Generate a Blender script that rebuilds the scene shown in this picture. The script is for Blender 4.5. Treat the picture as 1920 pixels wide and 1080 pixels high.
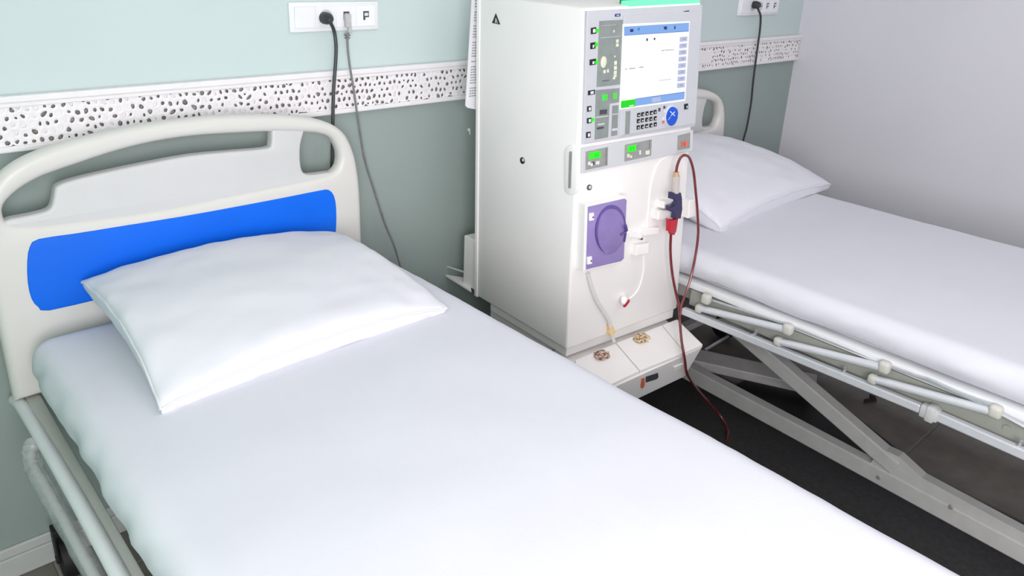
import bpy, bmesh, math, random
from mathutils import Vector, Matrix, noise
random.seed(7)
scene = bpy.context.scene
for o in list(bpy.data.objects):
    bpy.data.objects.remove(o)
COL = scene.collection
V = Vector
rad = math.radians

# ------------------------------------------------------------------ camera
F_PX, PY, YAW, TILT, ROLL = 1443.13, 437.9, 0.7495, 0.3554, 0.0452
CAM = V((0.0, -2.1037, 1.6746))
_f = V((math.sin(YAW)*math.cos(TILT), math.cos(YAW)*math.cos(TILT), -math.sin(TILT)))
_r0 = V((math.cos(YAW), -math.sin(YAW), 0)); _u0 = _r0.cross(_f)
_r = _r0*math.cos(ROLL)+_u0*math.sin(ROLL); _u = -_r0*math.sin(ROLL)+_u0*math.cos(ROLL)
cd = bpy.data.cameras.new('camera'); cam = bpy.data.objects.new('camera', cd); COL.objects.link(cam)
cd.sensor_fit = 'HORIZONTAL'; cd.sensor_width = 36; cd.lens = F_PX/1920*36
cd.shift_y = -(540-PY)/1920; cd.clip_start = .02
cam.matrix_world = Matrix(((_r.x, _u.x, -_f.x, CAM.x), (_r.y, _u.y, -_f.y, CAM.y), (_r.z, _u.z, -_f.z, CAM.z), (0, 0, 0, 1)))
scene.camera = cam

def ray(x, y): return _r*((x-960)/F_PX) - _u*((y-PY)/F_PX) + _f
def on_plane(x, y, P, n):
    d = ray(x, y); return CAM + d*((P-CAM).dot(n)/d.dot(n))
def on_x(x, y, X): return on_plane(x, y, V((X, 0, 0)), V((1, 0, 0)))
def on_y(x, y, Y): return on_plane(x, y, V((0, Y, 0)), V((0, 1, 0)))
def on_z(x, y, Z): return on_plane(x, y, V((0, 0, Z)), V((0, 0, 1)))

# ------------------------------------------------------------------ light
scene.view_settings.view_transform = 'Standard'
scene.view_settings.look = 'None'
scene.view_settings.gamma = 1
scene.view_settings.use_curve_mapping = False
scene.view_settings.exposure = 0.07
w = bpy.data.worlds.new('world'); scene.world = w; w.use_nodes = True
w.node_tree.nodes['Background'].inputs[0].default_value = (.80, .90, 1, 1)
w.node_tree.nodes['Background'].inputs[1].default_value = 1.0

def area(name, loc, target, sx, sy, power, color=(1, 1, 1)):
    l = bpy.data.lights.new(name, 'AREA'); l.shape = 'RECTANGLE'; l.size = sx; l.size_y = sy
    l.energy = power; l.color = color
    o = bpy.data.objects.new(name, l); COL.objects.link(o); o.location = loc
    o.rotation_euler = (V(target)-V(loc)).to_track_quat('-Z', 'Y').to_euler()
    return o
area('ceiling_panel_light', (2.0, -1.9, 2.74), (2.0, -1.9, 0), 2.4, 2.0, 15, (1, .925, .95))
area('ceiling_panel_light', (1.2, -3.9, 2.74), (1.2, -3.9, 0), 2.2, 1.2, 6, (1, .925, .95))
area('ceiling_panel_light', (.5, -3.0, 2.74), (.7, -2.6, 0), 1.4, 1.4, 2, (1, .925, .95))
area('window_daylight', (.9, -4.93, 1.75), (1.0, 0, 1.0), 2.5, 1.5, 4, (1, .925, .97))
area('side_soft_light', (-.46, -2.25, 1.45), (1.9, -1.0, 1.0), 2.6, 1.3, 122, (1, .92, .95))  # added soft light for the machine's left side; that wall has no window

# ------------------------------------------------------------------ materials
def lin(c):
    c = c/255
    return c/12.92 if c <= .04045 else ((c+.055)/1.055)**2.4
def rgb(t): return (lin(t[0]), lin(t[1]), lin(t[2]), 1)
def mat(name, col, rough=.5, metal=0, nscale=0, namt=.06, bump=0, bscale=200, emit=0, trans=0, alpha=1, coat=0, spec=.5):
    m = bpy.data.materials.new(name); m.use_nodes = True
    nt = m.node_tree; b = nt.nodes['Principled BSDF']
    b.inputs['Base Color'].default_value = rgb(col); b.inputs['Roughness'].default_value = rough
    b.inputs['Metallic'].default_value = metal; b.inputs['Specular IOR Level'].default_value = spec
    if trans: b.inputs['Transmission Weight'].default_value = trans
    if alpha < 1: b.inputs['Alpha'].default_value = alpha
    if coat: b.inputs['Coat Weight'].default_value = coat
    if emit:
        b.inputs['Base Color'].default_value = tuple(.12*k for k in rgb(col)[:3])+(1,); b.inputs['Emission Color'].default_value = rgb(col); b.inputs['Emission Strength'].default_value = emit
    if nscale or bump:
        tc = nt.nodes.new('ShaderNodeTexCoord')
    if nscale:
        n = nt.nodes.new('ShaderNodeTexNoise'); n.inputs['Scale'].default_value = nscale; n.inputs['Detail'].default_value = 6
        nt.links.new(tc.outputs['Object'], n.inputs['Vector'])
        r = nt.nodes.new('ShaderNodeValToRGB')
        c = rgb(col)
        r.color_ramp.elements[0].position = .3; r.color_ramp.elements[1].position = .7
        r.color_ramp.elements[0].color = tuple(max(0, k*(1-namt)) for k in c[:3])+(1,)
        r.color_ramp.elements[1].color = tuple(min(1, k*(1+namt)) for k in c[:3])+(1,)
        nt.links.new(n.outputs['Fac'], r.inputs['Fac']); nt.links.new(r.outputs['Color'], b.inputs['Base Color'])
    if bump:
        n2 = nt.nodes.new('ShaderNodeTexNoise'); n2.inputs['Scale'].default_value = bscale; n2.inputs['Detail'].default_value = 3
        nt.links.new(tc.outputs['Object'], n2.inputs['Vector'])
        bp = nt.nodes.new('ShaderNodeBump'); bp.inputs['Strength'].default_value = bump; bp.inputs['Distance'].default_value = .002
        nt.links.new(n2.outputs['Fac'], bp.inputs['Height']); nt.links.new(bp.outputs['Normal'], b.inputs['Normal'])
    return m

M = dict(
    wall_hi=mat('upper_wall_paint', (199, 215, 214), .75, nscale=3, namt=.015, bump=.08, bscale=120),
    wall_lo=mat('lower_wall_paint', (152, 166, 162), .7, nscale=3, namt=.02, bump=.08, bscale=120),
    wall_r=mat('lilac_grey_paint', (221, 219, 227), .8, nscale=2, namt=.02, bump=.12, bscale=90),
    mint_bounce=mat('mint_bounce_paint', (172, 230, 204), .7, nscale=3, namt=.02),
    white_wall=mat('plain_white_paint', (228, 228, 226), .8, nscale=3, namt=.01),
    trim=mat('white_trim_plaster', (238, 236, 238), .5, nscale=20, namt=.02),
    hole=mat('trim_backing_paint', (158, 152, 148), .8, nscale=90, namt=.45),
    base=mat('baseboard_paint', (196, 200, 198), .5, nscale=10, namt=.03),
    tile=mat('grey_floor_tile', (118, 112, 106), .42, nscale=14, namt=.16, bump=.1, bscale=60),
    tile_shade=mat('shaded_floor_tile', (52, 50, 52), .45, nscale=60, namt=.25, bump=.1, bscale=90),
    grout=mat('grout', (150, 148, 142), .9, nscale=60, namt=.1),
    sheet=mat('white_cotton_sheet', (218, 219, 227), .85, nscale=14, namt=.008, bump=.12, bscale=260, spec=.2),
    pillow=mat('white_cotton_pillowcase', (221, 222, 229), .85, nscale=20, namt=.006, bump=.1, bscale=300, spec=.2),
    hb=mat('light_grey_moulded_plastic', (216, 215, 210), .38, nscale=12, namt=.012),
    hb_in=mat('grey_inset_plastic', (206, 207, 207), .45, nscale=12, namt=.012),
    blue=mat('blue_plastic_laminate', (0, 104, 230), .5, nscale=5, namt=.05, spec=.3),
    steel=mat('white_painted_steel', (204, 205, 207), .35, nscale=30, namt=.03),
    frame_grey=mat('grey_painted_steel', (200, 198, 197), .4, nscale=18, namt=.06),
    alu=mat('satin_aluminium', (198, 200, 205), .3, metal=.55, nscale=40, namt=.04),
    knob=mat('cream_plastic_knob', (203, 201, 194), .5, nscale=30, namt=.03),
    plate_dim=mat('olive_grey_enamel', (160, 163, 154), .5, nscale=20, namt=.05),
    rail_s=mat('silver_enamel', (216, 219, 225), .3, metal=.15, nscale=40, namt=.03),
    rail_w=mat('white_rail_enamel', (232, 234, 236), .3, nscale=20, namt=.02),
    rail_g=mat('grey_rail_plastic', (196, 198, 192), .4, nscale=20, namt=.03),
    film=mat('clear_plastic_film', (215, 222, 222), .08, trans=.0, alpha=.35, nscale=30, namt=.05, bump=1.0, bscale=45),
    rubber=mat('black_rubber', (22, 22, 24), .6, nscale=40, namt=.2),
    floor_shade=mat('black_floor_shade', (26, 27, 31), .5, nscale=30, namt=.15),
    mac=mat('warm_white_cabinet_paint', (243, 240, 238), .42, nscale=8, namt=.008, bump=.03, bscale=300),
    mac_w=mat('bright_white_plastic', (246, 244, 242), .4, nscale=12, namt=.01),
    bezel=mat('silver_grey_bezel', (198, 201, 207), .4, nscale=25, namt=.015),
    strip=mat('pale_grey_strip', (206, 208, 212), .4, nscale=25, namt=.015),
    panel=mat('mid_grey_panel', (138, 146, 144), .35, nscale=40, namt=.08),
    panel2=mat('module_grey', (152, 152, 150), .4, nscale=60, namt=.1),
    black=mat('black_print', (26, 27, 30), .5, nscale=50, namt=.2),
    dkgrey=mat('dark_grey_plastic', (72, 74, 78), .45, nscale=40, namt=.1),
    glyph=mat('pale_print', (225, 226, 228), .5, nscale=50, namt=.05),
    cream=mat('cream_button', (226, 230, 206), .4, nscale=50, namt=.05),
    led=mat('green_led', (40, 235, 20), .4, emit=1.1, nscale=0),
    ledmint=mat('mint_lamp_glow', (130, 255, 205), .3, emit=.9),
    ledgreen=mat('green_lamp_lens', (8, 175, 80), .3, emit=.5),
    scr_w=mat('screen_white', (255, 255, 255), .3, emit=.8),
    scr_b=mat('screen_blue', (140, 185, 250), .3, emit=.7),
    scr_b2=mat('screen_blue_outline', (80, 140, 225), .3, emit=.6),
    scr_l=mat('screen_lavender_button', (196, 203, 238), .3, emit=.7),
    scr_d=mat('screen_dark_text', (50, 80, 160), .3, emit=.3),
    scr_t=mat('screen_grey_text', (190, 190, 200), .3, emit=.3),
    scr_g=mat('screen_green', (20, 225, 20), .3, emit=.8),
    navy=mat('navy_plastic', (52, 48, 88), .4, nscale=40, namt=.1),
    badge=mat('navy_badge', (30, 48, 130), .4, nscale=40, namt=.05),
    knob_blue=mat('royal_blue_plastic', (14, 82, 205), .35, nscale=20, namt=.05),
    purple=mat('purple_translucent_lid', (150, 134, 190), .25, nscale=9, namt=.08, coat=.3),
    purple2=mat('purple_disc', (136, 119, 178), .25, nscale=12, namt=.08, coat=.3),
    purple3=mat('deep_purple_rim', (98, 80, 150), .3, nscale=12, namt=.08),
    red=mat('red_plastic', (185, 30, 50), .35, nscale=30, namt=.08),
    pinkred=mat('coral_button', (222, 112, 92), .4, nscale=60, namt=.15),
    blood=mat('dark_red_filled_tube', (118, 44, 48), .2, nscale=40, namt=.15, coat=.5),
    tan=mat('amber_clear_plastic', (196, 160, 124), .3, nscale=40, namt=.1),
    clear=mat('cloudy_clear_plastic', (198, 190, 184), .3, nscale=40, namt=.06),
    hose=mat('milky_hose', (222, 221, 218), .25, nscale=40, namt=.03),
    stain_y=mat('yellow_dried_stain', (236, 208, 160), .7, nscale=120, namt=.12),
    rust=mat('brown_dried_stain', (160, 115, 92), .7, nscale=260, namt=.45),
    gold=mat('golden_dried_stain', (192, 160, 100), .7, nscale=260, namt=.45),
    paper=mat('white_printed_paper', (232, 232, 236), .6, nscale=20, namt=.01),
    ink=mat('grey_print_ink', (150, 150, 158), .7, nscale=90, namt=.2),
    plate=mat('white_socket_plastic', (236, 238, 242), .35, nscale=30, namt=.01),
    plate2=mat('white_rocker_plastic', (240, 242, 246), .3, nscale=30, namt=.01),
    cable=mat('black_cable_rubber', (52, 55, 58), .45, nscale=60, namt=.12),
    cable_g=mat('grey_network_cable', (122, 122, 122), .4, nscale=60, namt=.12),
    clearplug=mat('clear_network_plug', (206, 206, 206), .2, nscale=60, namt=.1, alpha=.8),
    leaf=mat('dark_brown_leaf', (52, 30, 22), .7, nscale=150, namt=.3),
)

def patchy(name, c1, c2, sc):
    m = mat(name, c1, .7, nscale=sc); r = [n for n in m.node_tree.nodes if n.type == 'VALTORGB'][0]
    r.color_ramp.elements[0].position = .44; r.color_ramp.elements[1].position = .56
    r.color_ramp.elements[0].color = rgb(c1); r.color_ramp.elements[1].color = rgb(c2); return m
M['rust'] = patchy('brown_dried_stain', (128, 84, 62), (226, 208, 198), 130)
M['gold'] = patchy('golden_dried_stain', (150, 112, 58), (236, 220, 188), 130)

# ------------------------------------------------------------------ helpers
ROOT = {}
def finish(name, bm, m, parent=None, smooth=False, autosmooth=35):
    loc = V((0, 0, 0))
    if parent is not None:
        p = parent
        while p.parent: p = p.parent
        loc = p.location.copy()
    else:
        lo = V((1e9,)*3); hi = V((-1e9,)*3)
        for v in bm.verts:
            for k in range(3):
                lo[k] = min(lo[k], v.co[k]); hi[k] = max(hi[k], v.co[k])
        loc = V(((lo.x+hi.x)/2, (lo.y+hi.y)/2, lo.z))
    bmesh.ops.translate(bm, vec=-loc, verts=bm.verts)
    me = bpy.data.meshes.new(name); bm.to_mesh(me); bm.free()
    for k in (m if isinstance(m, (list, tuple)) else [m]): me.materials.append(k)
    if smooth:
        me.polygons.foreach_set('use_smooth', [True]*len(me.polygons))
        try: me.set_sharp_from_angle(angle=rad(autosmooth))
        except Exception: pass
    o = bpy.data.objects.new(name, me); COL.objects.link(o)
    if parent is None: o.location = loc
    else: o.parent = parent
    return o
def tag(o, label, cat, group=None):
    o['label'] = label; o['category'] = cat
    if group: o['group'] = group
    return o
def thing(name, label, cat, loc, group=None):
    o = bpy.data.objects.new(name, None); COL.objects.link(o); o.location = loc
    o.empty_display_size = .1
    return tag(o, label, cat, group)
def structure(o): o['kind'] = 'structure'; return o

def add_hexa(bm, b4, t4, bevel=0, seg=2, mi=0):
    vs = [bm.verts.new(p) for p in list(b4)+list(t4)]
    fs = [bm.faces.new(vs[3::-1]), bm.faces.new(vs[4:8])]
    for i in range(4):
        j = (i+1) % 4
        fs.append(bm.faces.new((vs[i], vs[j], vs[4+j], vs[4+i])))
    for f in fs: f.material_index = mi
    if bevel:
        es = list({e for f in fs for e in f.edges})
        bmesh.ops.bevel(bm, geom=es, offset=bevel, segments=seg, affect='EDGES', profile=.5)
def add_box(bm, lo, hi, bevel=0, seg=2, mi=0):
    x0, y0, z0 = lo; x1, y1, z1 = hi
    add_hexa(bm, [V((x0, y0, z0)), V((x1, y0, z0)), V((x1, y1, z0)), V((x0, y1, z0))],
             [V((x0, y0, z1)), V((x1, y0, z1)), V((x1, y1, z1)), V((x0, y1, z1))], bevel, seg, mi)
def add_beam(bm, a, b, wd, ht, up=V((0, 0, 1)), bevel=.003):
    a = V(a); b = V(b); d = (b-a).normalized(); s = d.cross(up).normalized(); t = s.cross(d)
    s = s*wd/2; t = t*ht/2
    add_hexa(bm, [a-s-t, a+s-t, a+s+t, a-s+t], [b-s-t, b+s-t, b+s+t, b-s+t], bevel)
def add_prism(bm, pts, n, d0, d1, bevel=0, seg=2, mi=0):
    n = V(n).normalized()
    pts = [V(p) for p in pts]
    nn = V((0, 0, 0))
    for i in range(len(pts)): nn += (pts[i]-pts[0]).cross(pts[(i+1) % len(pts)]-pts[0])
    if nn.dot(n) < 0: pts = pts[::-1]
    a = [bm.verts.new(p+n*d0) for p in pts]; b = [bm.verts.new(p+n*d1) for p in pts]
    fs = [bm.faces.new(a[::-1]), bm.faces.new(b)]
    for i in range(len(pts)):
        j = (i+1) % len(pts); fs.append(bm.faces.new((a[i], a[j], b[j], b[i])))
    for f in fs: f.material_index = mi
    if bevel:
        es = list({e for f in fs[:2] for e in f.edges})
        es = list(fs[1].edges)
        bmesh.ops.bevel(bm, geom=es, offset=bevel, segments=seg, affect='EDGES', profile=.5)
def smooth_path(pts, n=8):
    pts = [V(p) for p in pts]
    if len(pts) < 3: return pts
    out = []
    P = [pts[0]*2-pts[1]]+pts+[pts[-1]*2-pts[-2]]
    for i in range(1, len(P)-2):
        for k in range(n):
            t = k/n
            p0, p1, p2, p3 = P[i-1], P[i], P[i+1], P[i+2]
            out.append(.5*((2*p1)+(p2-p0)*t+(2*p0-5*p1+4*p2-p3)*t*t+(3*p1-p0-3*p2+p3)*t**3))
    out.append(pts[-1]); return out
def add_tube(bm, pts, r, seg=10, caps=True, flat=1.0):
    pts = [V(p) for p in pts]
    rs = r if isinstance(r, (list, tuple)) else [r]*len(pts)
    rings = []; up = None
    for i, p in enumerate(pts):
        t = (pts[min(i+1, len(pts)-1)]-pts[max(i-1, 0)]).normalized()
        if up is None:
            up = V((0, 0, 1)) if abs(t.z) < .9 else V((0, 1, 0))
        s = t.cross(up).normalized(); up = s.cross(t).normalized()
        rings.append([bm.verts.new(p+(s*math.cos(2*math.pi*k/seg)+up*flat*math.sin(2*math.pi*k/seg))*rs[i]) for k in range(seg)])
    for a, b in zip(rings, rings[1:]):
        for k in range(seg):
            j = (k+1) % seg; bm.faces.new((a[k], a[j], b[j], b[k]))
    if caps:
        bm.faces.new(rings[0][::-1]); bm.faces.new(rings[-1])
def add_disc(bm, c, n, r, h, seg=24, bevel=0, ax=None, ry=None, mi=0):
    n = V(n).normalized(); a = V(ax) if ax is not None else (V((0, 0, 1)) if abs(n.z) < .9 else V((1, 0, 0)))
    s = (a-n*a.dot(n)).normalized(); t = n.cross(s); ry = ry or r
    add_prism(bm, [V(c)+s*r*math.cos(2*math.pi*k/seg)+t*ry*math.sin(2*math.pi*k/seg) for k in range(seg)], n, 0, h, bevel, 2, mi)
def nb(): return bmesh.new()
def bm_normals(bm): bmesh.ops.recalc_face_normals(bm, faces=bm.faces)

# ------------------------------------------------------------------ room shell
XL, XR, YF, ZC = -.5, 3.983, -5.0, 2.8
TZ0, TZ1 = 1.174, 1.3044
bm = nb(); add_box(bm, (XL-.1, 0, -.1), (XR+.1, .1, 1.235), mi=1); add_box(bm, (XL-.1, 0, 1.235), (XR+.1, .1, ZC))
structure(finish('wall_back', bm, [M['wall_hi'], M['wall_lo']]))
bm = nb(); add_box(bm, (XR, YF, -.1), (XR+.1, 0, ZC)); structure(finish('wall_right', bm, M['wall_r']))
bm = nb(); add_box(bm, (XL-.1, YF, -.1), (XL, 0, ZC)); structure(finish('wall_left', bm, M['mint_bounce']))  # unseen wall; mint colour added so its bounce tints the back wall
bm = nb()
add_box(bm, (XL-.1, YF-.1, -.1), (-.4, YF, ZC)); add_box(bm, (2.2, YF-.1, -.1), (XR+.1, YF, ZC))
add_box(bm, (-.4, YF-.1, -.1), (2.2, YF, .95)); add_box(bm, (-.4, YF-.1, 2.55), (2.2, YF, ZC))
structure(finish('wall_front', bm, M['white_wall']))
bm = nb(); add_box(bm, (XL-.1, YF-.1, ZC), (XR+.1, .1, ZC+.1)); structure(finish('ceiling', bm, M['white_wall']))
# floor: grout bed with single tiles as parts
bm = nb(); add_box(bm, (XL-.1, YF-.1, -.12), (XR+.1, .1, -.004)); floor = structure(finish('floor', bm, M['grout']))
TS = .60
for i in range(-2, 8):
    for j in range(0, 9):
        x0 = .24+i*TS; y1 = -.165-j*TS+.6
        x1 = x0+TS; y0 = y1-TS
        dark = .24+2*TS-.01 < x0 < .24+4*TS-.01  # aisle columns: shade between the beds painted in as darker tiles
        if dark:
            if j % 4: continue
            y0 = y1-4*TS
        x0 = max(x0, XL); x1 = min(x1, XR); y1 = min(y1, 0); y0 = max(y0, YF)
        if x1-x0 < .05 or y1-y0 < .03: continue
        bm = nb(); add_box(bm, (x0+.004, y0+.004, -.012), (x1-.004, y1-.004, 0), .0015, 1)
        finish('tile', bm, M['tile_shade'] if dark else M['tile'], floor)
# baseboard
bm = nb(); add_box(bm, (XL, -.016, 0), (XR, 0, .066), .003); add_box(bm, (XL, -.011, .066), (XR, 0, .096), .004)
structure(finish('baseboard_back', bm, M['base']))
bm = nb(); add_box(bm, (XR-.016, YF, 0), (XR, -.016, .066), .003); add_box(bm, (XR-.011, YF, .066), (XR, -.016, .096), .004)
structure(finish('baseboard_right', bm, M['base']))
# dado trim: mouldings + pierced lattice over a darker backing
bm = nb(); add_box(bm, (XL, -.006, TZ0), (XR, 0, TZ1))
trim = structure(finish('trim_1', bm, M['hole']))
bm = nb(); add_box(bm, (XL, -.026, TZ1-.016), (XR, -.0005, TZ1+.001), .004); add_box(bm, (XL, -.021, TZ1-.026), (XR, -.0005, TZ1-.0155), .002)
finish('top_moulding', bm, M['trim'], trim)
bm = nb(); add_box(bm, (XL, -.024, TZ0-.001), (XR, -.0005, TZ0+.014), .004); finish('bottom_moulding', bm, M['trim'], trim)
def lattice():
    bm = nb(); z0, z1 = TZ0+.012, TZ1-.022
    x0, x1 = XL+.002, XR-.002
    s = .0185; rows = 5; pts = {}
    nx = int((x1-x0)/s)+2
    dz = (z1-z0)/rows
    for j in range(-1, rows+1):
        for i in range(-1, nx+1):
            pts[i, j] = V((x0+(i+.5*(j % 2))*s+random.uniform(-.32, .32)*s, z0+(j+.5)*dz+random.uniform(-.3, .3)*dz))
    for (i, j), c in pts.items():
        if j < 0 or j >= rows or i < 0 or i >= nx: continue
        poly = [V((c.x-.04, z0)), V((c.x+.04, z0)), V((c.x+.04, z1)), V((c.x-.04, z1))]
        for di in range(-2, 3):
            for dj in range(-2, 3):
                q = pts.get((i+di, j+dj))
                if q is None or (di == 0 and dj == 0): continue
                mid = (c+q)/2; d = q-c
                new = []
                for k in range(len(poly)):
                    a, b = poly[k], poly[(k+1) % len(poly)]
                    fa, fb = (a-mid).dot(d), (b-mid).dot(d)
                    if fa <= 0: new.append(a)
                    if (fa < 0) != (fb < 0): new.append(a+(b-a)*(fa/(fa-fb)))
                poly = new
                if len(poly) < 3: break
            if len(poly) < 3: break
        if len(poly) < 3: continue
        g = sum(poly, V((0, 0)))/len(poly)
        k = random.uniform(.46, .74) if random.random() > .06 else .02
        n = len(poly)
        if c.x > XR-.001: continue
        cl = lambda v: V((min(max(v.x, x0), x1), v.y))
        outer = [cl(p) for p in poly]
        # rounded hole: chaikin once
        inn = [g+(p-g)*k for p in poly]; inner = []
        for q in range(n):
            a, b, cc = inn[q-1], inn[q], inn[(q+1) % n]
            inner.append(cl(b*.5+a*.25+cc*.25))
        yo = -.0165; yi = -.0155; deep = random.random() > .25; yb = -.0065 if deep else random.uniform(-.0125, -.009)
        A = [bm.verts.new((p.x, yo, p.y)) for p in outer]
        B = [bm.verts.new((p.x, yi, p.y)) for p in inner]
        Cc = [bm.verts.new((p.x, yb, p.y)) for p in inner]
        for q in range(n):
            r = (q+1) % n
            bm.faces.new((A[q], A[r], B[r], B[q])); fw = bm.faces.new((B[q], B[r], Cc[r], Cc[q])); fw.material_index = 1 if deep else 0
        if not deep: bm.faces.new(Cc)
    return bm
lat = finish('pierced_lattice', lattice(), [M['trim'], M['hole']], trim); lat['kind'] = 'stuff'
bm = nb(); p = on_y(1300, 112, -.017); add_box(bm, (p.x-.1, -.0195, 1.206), (on_y(1336, 98, -.017).x, -.012, 1.262), .002)
finish('blank_plate', bm, M['trim'], trim)
# window in the front wall (behind the camera)
bm = nb()
for (a, b) in (((-.345, YF-.07, .95), (2.2, YF-.02, 1.0)), ((-.345, YF-.07, 2.5), (2.2, YF-.02, 2.55)), ((-.345, YF-.07, 1.0), (-.29, YF-.02, 2.5)), ((2.15, YF-.07, 1.0), (2.2, YF-.02, 2.5)), ((.72, YF-.07, 1.0), (.77, YF-.02, 2.5))):
    add_box(bm, a, b, .004)
structure(finish('window_1', bm, M['plate']))

# ------------------------------------------------------------------ curve-based moulded plate
def moulded(name, loops, Y, thick, bev, m, parent, res=3, offset=True):
    """loops: list of [(x,z)]; first is the outline, the rest are holes. Front at Y, back at Y+thick."""
    cu = bpy.data.curves.new(name, 'CURVE'); cu.dimensions = '2D'; cu.fill_mode = 'BOTH'
    for lp in loops:
        sp = cu.splines.new('POLY'); sp.points.add(len(lp)-1)
        for k, (x, z) in enumerate(lp): sp.points[k].co = (x, z, 0, 1)
        sp.use_cyclic_u = True
    cu.extrude = max(thick/2-bev, .0005); cu.bevel_depth = bev; cu.bevel_resolution = res
    cu.offset = -bev if offset else 0
    t = bpy.data.objects.new(name, cu); COL.objects.link(t)
    dg = bpy.context.evaluated_depsgraph_get(); dg.update()
    me = bpy.data.meshes.new_from_object(t.evaluated_get(dg))
    bpy.data.objects.remove(t); bpy.data.curves.remove(cu)
    b = nb(); b.from_mesh(me); bpy.data.meshes.remove(me)
    for v in b.verts: v.co = V((v.co.x, Y+thick/2-v.co.z, v.co.y))
    bmesh.ops.remove_doubles(b, verts=b.verts, dist=1e-5)
    bm_normals(b)
    for f in b.faces: f.material_index = 0
    return finish(name, b, m, parent, True, 40)
def closed_smooth(pts, n=4):
    out = []; N = len(pts)
    for i in range(N):
        p0, p1, p2, p3 = (V(pts[(i+k) % N]) for k in (-1, 0, 1, 2))
        for k in range(n):
            t = k/n
            out.append(tuple(.5*((2*p1)+(p2-p0)*t+(2*p0-5*p1+4*p2-p3)*t*t+(3*p1-p0-3*p2+p3)*t**3)))
    return out
HBY = -.12; HBC = .71
def hbp(lst): return [((q := on_y(a, b, HBY)).x-HBC, q.z) for a, b in lst]
half = [(.09, 1.2265), (.19, 1.218), (.29, 1.2035), (.36, 1.186), (.41, 1.164), (.445, 1.135), (.467, 1.095), (.483, 1.04), (.492, .96), (.494, .86), (.494, .70), (.494, .58)]
HB_OUT = [(-x, z) for x, z in half[::-1]]+[(0, 1.2285)]+half
HB_OUT = [tuple(v)[:2] for v in smooth_path([(a, b, 0) for a, b in HB_OUT], 4)]
H_AC = closed_smooth(hbp([(9, 387), (36, 359), (73, 337), (102, 325), (146, 310), (219, 286), (292, 268), (365, 257), (438, 252), (500, 249), (540, 249), (580, 250), (605, 253), (624, 261), (636, 281), (639, 299), (634, 316), (622, 326), (600, 333), (560, 342), (440, 366), (303, 394), (180, 411), (104, 420), (55, 424), (20, 421), (9, 411)]), 3)
H_P = closed_smooth(hbp([(504, 280), (438, 286), (365, 293), (292, 306), (219, 321), (146, 338), (112, 350), (105, 360), (101, 382), (92, 397), (55, 407), (14, 416), (12, 432), (110, 432), (303, 406), (450, 377), (560, 354), (610, 342), (630, 334), (628, 325), (600, 328), (580, 329), (570, 321), (566.5, 300), (567, 275), (571, 258), (573, 240), (545, 238), (516, 240), (513, 262), (512, 272)]), 3)
H_D = closed_smooth(hbp([(72.5, 448), (140, 438), (240, 422), (340, 406), (440, 388), (540, 369), (600, 357), (616, 356), (626, 367), (630, 390), (630, 425), (626, 446), (610, 460), (500, 487), (340, 524), (200, 557), (92, 582), (72, 576), (59, 560), (52, 530), (51, 490), (56, 462)]), 2)

def rounded_cloth_box(lo, hi, r, nx, ny, nz, amp_top, amp_side, seed, crown=0.0):
    """sheeted mattress: rounded box with gentle crown, ripples on the sides"""
    bm = nb(); lo = V(lo); hi = V(hi); c = (lo+hi)/2; h = (hi-lo)/2
    verts = {}
    def vert(i, j, k):
        key = (i, j, k)
        if key in verts: return verts[key]
        def warp(t):  # denser near the borders
            return math.sin(t*math.pi/2)*.35+t*.65
        p = V((warp(2*i/nx-1)*h.x, warp(2*j/ny-1)*h.y, (2*k/nz-1)*h.z))
        inner = V([max(-(h[a]-r), min(h[a]-r, p[a])) for a in range(3)])
        d = p-inner
        m = max(abs(d.x), abs(d.y), abs(d.z))
        if m > 1e-9:
            d = d.normalized()*min(m, r); p = inner+d
        nrm = d.normalized() if d.length > 1e-9 else V((0, 0, 1))
        P = c+p
        s = V((seed*3.1, seed*1.7, 0))
        top = max(0, nrm.z); side = 1-abs(nrm.z)
        e = noise.noise(P*2.3+s)*.6+noise.noise(P*5.5+s)*.4
        wr = noise.noise(V((P.x*7, P.y*7, P.z*4))+s)*.55+noise.noise(V((P.x*19+P.z*14, P.y*19+P.z*14, P.z*5))+s)*.45
        P = P+nrm*(amp_top*e*top+amp_side*wr*side)
        u = p.x/h.x; v = p.y/h.y
        P.z += crown*(1-u*u)*(1-v**4)*(1 if nrm.z > 0 else 0)*top
        if nrm.z < .2:
            P.z += .012*noise.noise(V((P.x*4, P.y*4, 7))+s)
        verts[key] = bm.verts.new(P); return verts[key]
    def quad(a, b, c_, d_): bm.faces.new((vert(*a), vert(*b), vert(*c_), vert(*d_)))
    for i in range(nx):
        for j in range(ny):
            quad((i, j, nz), (i+1, j, nz), (i+1, j+1, nz), (i, j+1, nz)); quad((i, j, 0), (i, j+1, 0), (i+1, j+1, 0), (i+1, j, 0))
    for i in range(nx):
        for k in range(nz):
            quad((i, 0, k), (i+1, 0, k), (i+1, 0, k+1), (i, 0, k+1)); quad((i, ny, k), (i, ny, k+1), (i+1, ny, k+1), (i+1, ny, k))
    for j in range(ny):
        for k in range(nz):
            quad((0, j, k), (0, j, k+1), (0, j+1, k+1), (0, j+1, k)); quad((nx, j, k), (nx, j+1, k), (nx, j+1, k+1), (nx, j, k+1))
    bm_normals(bm); return bm

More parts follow.
